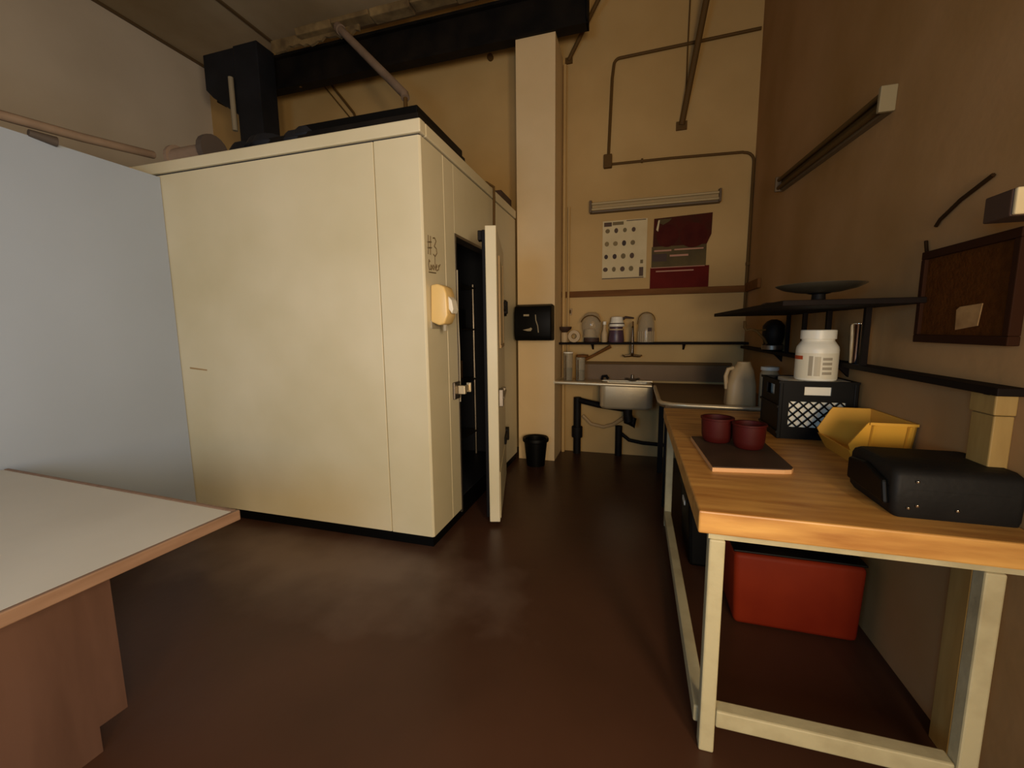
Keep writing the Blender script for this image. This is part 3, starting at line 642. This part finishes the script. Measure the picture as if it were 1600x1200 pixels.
# black crate with white tub and jar
c2 = thing('milk_crate', 'black plastic milk crate with a diamond lattice front on the table', 'crate', (.92, 2.69, ZT))
X0, X1, Y0, Y1, Z1 = .745, 1.105, 2.535, 2.86, 1.215
m = MB()
box('base', M_BPLAS, c2, X0+.006, X1-.006, Y0+.008, Y1-.008, ZT, ZT+.015)
for (a0, a1, b0, b1) in ((X0, X0+.02, Y0, Y0+.02), (X1-.02, X1, Y0, Y0+.02), (X0, X0+.02, Y1-.02, Y1), (X1-.02, X1, Y1-.02, Y1)):
    box('corner_post', M_BPLAS, c2, a0, a1, b0, b1, ZT, Z1, bevel=.004)
cxm = (X0+X1)/2
lx0, lx1, lz0, lz1 = X0+.05, X1-.05, ZT+.065, ZT+.205
m = MB()
y0, y1 = Y0+.004, Y0+.014
m.box(X0+.02, X1-.02, y0, y1, ZT, lz0); m.box(X0+.02, lx0, y0, y1, lz0, Z1); m.box(lx1, X1-.02, y0, y1, lz0, Z1)
m.box(lx0, lx1, y0, y1, Z1-.03, Z1)                                    # rim above the slot
sx0, sx1, sz0, sz1 = cxm-.062, cxm+.062, Z1-.075, Z1-.03
m.box(lx0, sx0, y0, y1, lz1-.0, Z1-.03); m.box(sx1, lx1, y0, y1, lz1-.0, Z1-.03); m.box(sx0, sx1, y0, y1, lz1, sz0)
m.build('front_panel', M_BPLAS, c2)
m = MB()
for sg in (1, -1):                                                      # diamond lattice
    for kk in range(-12, 24):
        off = lx0 + kk*.047
        pts = []
        u0, v0 = off, lz0
        a, b2 = (u0, v0), (u0+sg*(lz1-lz0)*1.0, lz1)
        # clip in x
        (ax, az), (bx, bz) = a, b2
        if ax > bx: ax, az, bx, bz = bx, bz, ax, az
        if bx <= lx0 or ax >= lx1: continue
        sl = (bz-az)/(bx-ax)
        if ax < lx0: az += sl*(lx0-ax); ax = lx0
        if bx > lx1: bz -= sl*(bx-lx1); bx = lx1
        if bx-ax < .004: continue
        m.bar((ax, (y0+y1)/2, az), (bx, (y0+y1)/2, bz), .007, .007, up=(0, 1, 0))
m.build('lattice', M_BPLAS, c2)
m = MB(); m.box(X0+.002, X0+.010, Y0+.02, Y1-.02, ZT, Z1-.09).box(X0+.002, X0+.010, Y0+.02, Y0+.09, Z1-.09, Z1-.03).box(X0+.002, X0+.010, Y1-.09, Y1-.02, Z1-.09, Z1-.03).box(X0+.002, X0+.010, Y0+.02, Y1-.02, Z1-.03, Z1)
m.box(X1-.010, X1-.002, Y0+.02, Y1-.02, ZT, Z1).box(X0+.02, X1-.02, Y1-.014, Y1-.004, ZT, Z1)
m.build('side_panel', M_BPLAS, c2)
m = MB()
for q in (ZT+.03, ZT+.17, Z1-.012):
    m.box(X0-.006, X0+.002, Y0-.004, Y1+.004, q, q+.012); m.box(X0-.006, X1, Y0-.006, Y0+.004, q, q+.012) if q > 1.1 else None
m.build('rib', M_BPLAS, c2)
w = thing('white_tub', 'white plastic tub packed inside the black milk crate', 'tub', (.95, 2.71, ZT+.017))
loft(MB(), [(rrect(.785, 1.08, 2.557, 2.82, .03), ZT+.017), (rrect(.78, 1.085, 2.555, 2.83, .03), ZT+.21), (rrect(.78, 1.088, 2.555, 2.835, .03), Z1-.03)]).build('body', M_WPLAS, w, smooth=True)
loft(MB(), [(rrect(.808, 1.09, 2.556, 2.838, .05), Z1-.029), (rrect(.808, 1.09, 2.556, 2.838, .05), Z1-.004)]).build('lid', M_WPLAS, w, smooth=True)
j = thing('white_jar', 'big white plastic jar with a printed label standing on the crate', 'jar', (.943, 2.645, Z1-.003))
jx, jy, jz = .943, 2.645, Z1-.003
MB().lathe([(.088, 0), (.095, .006), (.097, .02), (.097, .165), (.094, .182), (.080, .205), (.074, .213), (.074, .222)], (jx, jy, jz), 32).build('body', M_WPLAS, j, smooth=True)
MB().lathe([(.076, .222), (.081, .224), (.081, .268), (.077, .272)], (jx, jy, jz), 32).build('lid', M_WPLAS, j, smooth=True)
def patch(name, a0, a1, z0, z1, m_, r=.0985, parent=j):
    mm = MB(); n = max(2, int(abs(a1-a0)/6))
    A = mm.verts([(jx+r*math.cos(math.radians(a0+(a1-a0)*k/n)), jy+r*math.sin(math.radians(a0+(a1-a0)*k/n)), jz+z0) for k in range(n+1)])
    B = mm.verts([(jx+r*math.cos(math.radians(a0+(a1-a0)*k/n)), jy+r*math.sin(math.radians(a0+(a1-a0)*k/n)), jz+z1) for k in range(n+1)])
    for k in range(n): mm.face([A[k], A[k+1], B[k+1], B[k]])
    return mm.build(name, m_, parent)
patch('label', 170, 320, .015, .15, mat('label_paper', '#d8cfb4', .5), .0978)
patch('red_mark', 168, 213, .115, .135, mat('label_red', '#a8401c', .5))
patch('text_block', 231, 242, .03, .135, M_GREY)
patch('text_block', 246, 262, .03, .132, mat('label_text', '#b3a688', .5))
for q in range(4): patch('text_block', 267, 294, .038+q*.025, .052+q*.025, M_GREY)

# yellow stacking bin
y_ = thing('stacking_bin', 'yellow plastic stacking bin with a sloped open front on the table', 'bin', (1.02, 2.25, ZT))
bx0, bx1 = .905, 1.112
def side(yb, yt, name):
    mm = MB(); th_ = .006
    prof = [(.928, ZT+.012, 0), (1.106, ZT+.012, 0), (1.113, ZT+.20, 1), (.948, ZT+.20, 1), (.940, ZT+.19, .95), (.886, ZT+.095, .5), (.898, ZT+.07, .4)]
    A = mm.verts([(x, yb+(yt-yb)*s_, z) for x, z, s_ in prof]); sg = 1 if yb > 2.3 else -1
    B = mm.verts([(x, yb+(yt-yb)*s_-sg*th_, z) for x, z, s_ in prof]); n = len(prof)
    mm.face(A); mm.face(B[::-1])
    for k in range(n): mm.face([A[k], A[(k+1) % n], B[(k+1) % n], B[k]])
    return mm.build(name, M_YEL, y_)
side(2.405, 2.42, 'side_wall'); side(2.095, 2.07, 'side_wall')
MB().box(.928, 1.106, 2.097, 2.403, ZT+.008, ZT+.016).build('floor', M_YEL, y_)
def slab4(name, pts, d):
    mm = MB(); v = mm.verts(pts); v2 = mm.verts([(x+d, y, z) for x, y, z in pts]); mm.face(v); mm.face(v2[::-1])
    for q in range(4): mm.face([v[q], v[(q+1) % 4], v2[(q+1) % 4], v2[q]])
    return mm.build(name, M_YEL, y_)
slab4('back_wall', [(1.106, 2.095, ZT+.012), (1.106, 2.405, ZT+.012), (1.113, 2.42, ZT+.20), (1.113, 2.07, ZT+.20)], -.006)
slab4('front_lip', [(.928, 2.095, ZT), (.928, 2.405, ZT), (.890, 2.41, ZT+.072), (.890, 2.085, ZT+.072)], .007)
MB().bar((.948, 2.066, ZT+.196), (1.113, 2.066, ZT+.196), .011, .011).bar((.948, 2.423, ZT+.196), (1.113, 2.423, ZT+.196), .011, .011).bar((1.110, 2.064, ZT+.196), (1.110, 2.425, ZT+.196), .011, .011).build('rim', M_YEL, y_)
for xx in (.962, 1.085): MB().bar((xx-.004, 2.087, ZT+.014), (xx, 2.062, ZT+.19), .008, .010).build('rib', M_YEL, y_)

# black soft case
k = thing('black_case', 'black padded case lying on the near end of the wooden table', 'case', (.95, 1.70, ZT))
m = MB()
loft(m, [(rrect(.802, 1.112, 1.553, 1.825, .015), ZT), (rrect(.790, 1.114, 1.545, 1.835, .02), ZT+.018), (rrect(.786, 1.114, 1.543, 1.835, .02), ZT+.07), (rrect(.788, 1.114, 1.546, 1.833, .02), ZT+.135), (rrect(.793, 1.112, 1.556, 1.829, .02), ZT+.150), (rrect(.805, 1.110, 1.575, 1.82, .02), ZT+.158)])
m.build('body', M_FABRIC, k, smooth=True)
MB().tube([(x, y, ZT+.095) for x, y in rrect(.784, 1.112, 1.547, 1.836, .04)]+[(1.112, 1.796, ZT+.095)], .003, 5).build('zip', M_BPLAS, k)
MB().prism([(1.56, ZT+.035), (1.81, ZT+.04), (1.81, ZT+.12), (1.70, ZT+.135), (1.58, ZT+.11)], 'x', .772, .79).build('side_pad', M_BPLAS, k, bevel=.008)
for (x, z, yy) in ((.845, .122, 1.541), (.85, .045, 1.541), (.828, .036, 1.541), (.95, .04, 1.541)):
    MB().lathe([(.001, -.004), (.0045, -.003), (.005, 0), (.0045, .003), (.001, .004)], (x, yy, ZT+z), 10).build('rivet', M_CHROME, k, smooth=True)

# under the table
o = thing('orange_box', 'orange-red plastic storage box on the floor under the table', 'box', (.77, 2.4, 0))
m = MB(); m.box(.515, 1.05, 2.20, 2.62, 0, .385, top=(.50, 1.06, 2.19, 2.63)); m.build('body', M_ORANGE, o, bevel=.025, seg=3, smooth=True)
m = MB(); m.box(.497, 1.063, 2.20, 2.633, .386, .398); m.build('lid', M_BPLAS, o, bevel=.008)
o = thing('tan_bowl', 'tan bowl on top of the orange box under the table', 'bowl', (.72, 2.36, .398))
MB().lathe([(.06, 0), (.11, .03), (.15, .10), (.142, .10), (.10, .035), (.001, .012)], (.72, 2.36, .398), 24).build('body', M_EDGE, o, smooth=True)
MB().lathe([(.148, .098), (.155, .10), (.155, .108), (.14, .108)], (.72, 2.36, .398), 24, cap=False).build('rim', M_EDGE, o, smooth=True)
m = MB()
for q in range(5): m.lathe([(.01, 0), (.06, .01), (.07, .05), (.03, .09), (.005, .10)], (.95+.012*q, 2.33+.03*math.sin(q*2), .398), 9)
tag(m.build('black_bag', M_BPLAS, None, smooth=True), 'crumpled black bag on the right of the orange box', 'bag')
o = thing('black_tote', 'black storage tote on the floor under the far end of the table', 'tote', (.67, 2.92, 0))
MB().box(.36, .98, 2.70, 3.15, 0, .42, top=(.34, 1.0, 2.68, 3.17)).build('body', M_BPLAS, o, bevel=.02)
MB().box(.33, 1.01, 2.67, 3.18, .42, .455).build('lid', M_BPLAS, o, bevel=.008)
box('handle', M_WPLAS, o, .335, .342, 2.87, 2.98, .33, .36)

# ------------------------------------------------------------------ right wall
o = thing('wall_post', 'pale pine post standing against the right wall behind the table', 'post', (1.09, 1.68, 0))
box('upper_length', M_POST, o, XR-.05, XR, 1.64, 1.735, 0, 1.22, bevel=.004)
box('cleat', M_POST, o, XR-.055, XR, 1.635, 1.74, 1.222, 1.30, bevel=.004)
# upper shelf on posts
u = thing('upper_shelf', 'dark upper shelf standing on posts above the corner shelf', 'shelf', (.85, 2.9, 1.312))
box('board', M_WOODD, u, .60, XR, 2.08, 3.75, 1.59, 1.614, bevel=.003)
for (x, y) in ((1.057, 2.42), (1.057, 2.84), (1.057, 3.20), (1.07, 3.55)):
    box('post', M_WOODD, u, x-.012, x+.012, y-.012, y+.012, 1.312, 1.59)
z = 1.614
sc = thing('kitchen_scale', 'scale with a wide shallow steel pan on the upper shelf', 'scale', (.86, 2.45, z))
MB().lathe([(.05, 0), (.052, .006), (.03, .02), (.028, .045), (.05, .05)], (.86, 2.45, z), 16).build('base', M_IRON, sc, smooth=True)
MB().lathe([(.03, .05), (.09, .056), (.15, .07), (.185, .088), (.187, .092), (.15, .076), (.09, .063), (.001, .058)], (.86, 2.45, z), 32).build('pan', M_PAN, sc, smooth=True)
o = thing('folded_cloth', 'small folded brown cloth at the far end of the upper shelf', 'cloth', (.86, 3.4, z))
MB().box(.78, .98, 3.3, 3.55, z, z+.03, top=(.80, .95, 3.33, 3.5)).box(.85, .96, 3.36, 3.5, z+.03, z+.06, top=(.87, .95, 3.38, 3.47)).build('fold', M_BROWN, o, bevel=.008)
# things on the corner shelf by the right wall
z = 1.312
cpt = thing('steel_tumbler', 'tall shiny steel tumbler on the corner shelf', 'tumbler', (1.078, 2.54, z))
MB().lathe([(.026, 0), (.028, .006), (.036, .195), (.0375, .197), (.0375, .203), (.034, .203), (.025, .012), (.001, .01)], (1.078, 2.54, z), 24).build('body', M_CHROME, cpt, smooth=True)
MB().tube([(1.08, 2.575, z+.14), (1.082, 2.595, z+.12), (1.082, 2.595, z+.06), (1.08, 2.567, z+.04)], .005, 8).build('handle', M_IRON, cpt)
kt = thing('dark_kettle', 'dark kettle with a looping wire spout on the corner shelf', 'kettle', (1.045, 3.80, z))
MB().lathe([(.06, 0), (.072, .01), (.072, .05), (.062, .06), (.066, .07), (.078, .12), (.076, .20), (.05, .235), (.02, .25)], (1.045, 3.80, z), 24).build('body', M_IRON, kt, smooth=True)
MB().lathe([(.0725, .012), (.076, .014), (.076, .045), (.073, .048)], (1.045, 3.80, z), 24, cap=False).build('steel_band', M_STEELD, kt, smooth=True)
MB().tube([(.985, 3.73, z+.06), (.96, 3.72, z+.10), (.90, 3.70, z+.16), (.86, 3.70, z+.175), (.83, 3.70, z+.165), (.815, 3.70, z+.19), (.815, 3.70, z+.24)], .010, 8).build('spout', M_CONDD, kt, smooth=True)
MB().tube([(.97, 3.73, z+.17), (.92, 3.71, z+.165), (.86, 3.70, z+.175)], .007, 6).build('wire', M_CONDD, kt)

cb = thing('cork_board', 'brown framed cork board on the right wall above the table', 'cork board', (XR-.02, 1.9, 1.449))
box('cork', M_CORK, cb, XR-.02, XR, 1.67, 2.105, 1.449, 1.775)
for a in ((1.66, 2.12, 1.435, 1.465), (1.66, 2.12, 1.76, 1.79), (1.66, 1.685, 1.465, 1.76), (2.095, 2.12, 1.465, 1.76)):
    box('frame', M_CORKF, cb, XR-.032, XR, *a, bevel=.003)
o = MB().prism([(1.80, 1.498), (1.90, 1.484), (1.905, 1.555), (1.89, 1.565), (1.79, 1.572)], 'x', XR-.024, XR-.021).build('pinned_note', M_TANP, None)
tag(o, 'small tan paper note pinned low on the cork board', 'note')
vb = thing('wall_vent', 'small ribbed box with pale front on the right wall above the cork board', 'vent box', (1.0, 1.55, 1.79))
box('case', M_BROWN, vb, .955, XR, 1.505, 1.60, 1.79, 1.862, bevel=.004)
for q in range(5):
    box('rib', M_PAPER, vb, .957+q*.033, .981+q*.033, 1.492, 1.505, 1.792, 1.862, bevel=.004)
o = thing('loose_cable', 'loose brown cable sagging on the right wall beside the cork board', 'cable', (1.1, 1.9, 1.7))
MB().tube([(XR-.008, 1.84, 1.99), (XR-.008, 1.98, 1.95), (XR-.008, 2.08, 1.905), (XR-.008, 2.10, 1.885)], .007, 6).build('strand', M_CABLE, o, smooth=True)
MB().tube([(XR-.008, 2.15, 1.84), (XR-.008, 2.14, 1.80), (XR-.008, 2.125, 1.775)], .006, 6).build('strand', M_CABLE, o, smooth=True)

# ------------------------------------------------------------------ counter at the left
a = math.radians(-2.75)
lt = thing('laminate_counter', 'low counter with pale laminate top and brown wooden end panel', 'counter', (-1.602, 1.297, 0), a)
box('top', M_LAM, lt, -1.80, -.022, -2.1, -.022, .712, .75, bevel=.002, local=True)
MB().box(-.02, 0, -2.1, 0, .708, .752).build('edge_band', M_EDGE, lt, bevel=.004, local=True)
MB().box(-1.80, -.021, -.02, 0, .708, .752).build('edge_band', M_EDGE, lt, bevel=.004, local=True)
MB().prism([(-.37, .707), (-.37, .10), (-.455, .10), (-.455, 0), (-2.05, 0), (-2.05, .707)], 'x', -.21, -.19).build('end_panel', M_PANEL, lt, local=True)
box('cabinet_body', M_PANEL, lt, -1.76, -.212, -2.0, -.40, .10, .70, local=True)
box('toe_kick', M_BLACK, lt, -1.76, -.212, -2.0, -.47, 0, .10, local=True)

# drop helper data
for o in bpy.data.objects:
    if '_o' in o: del o['_o']
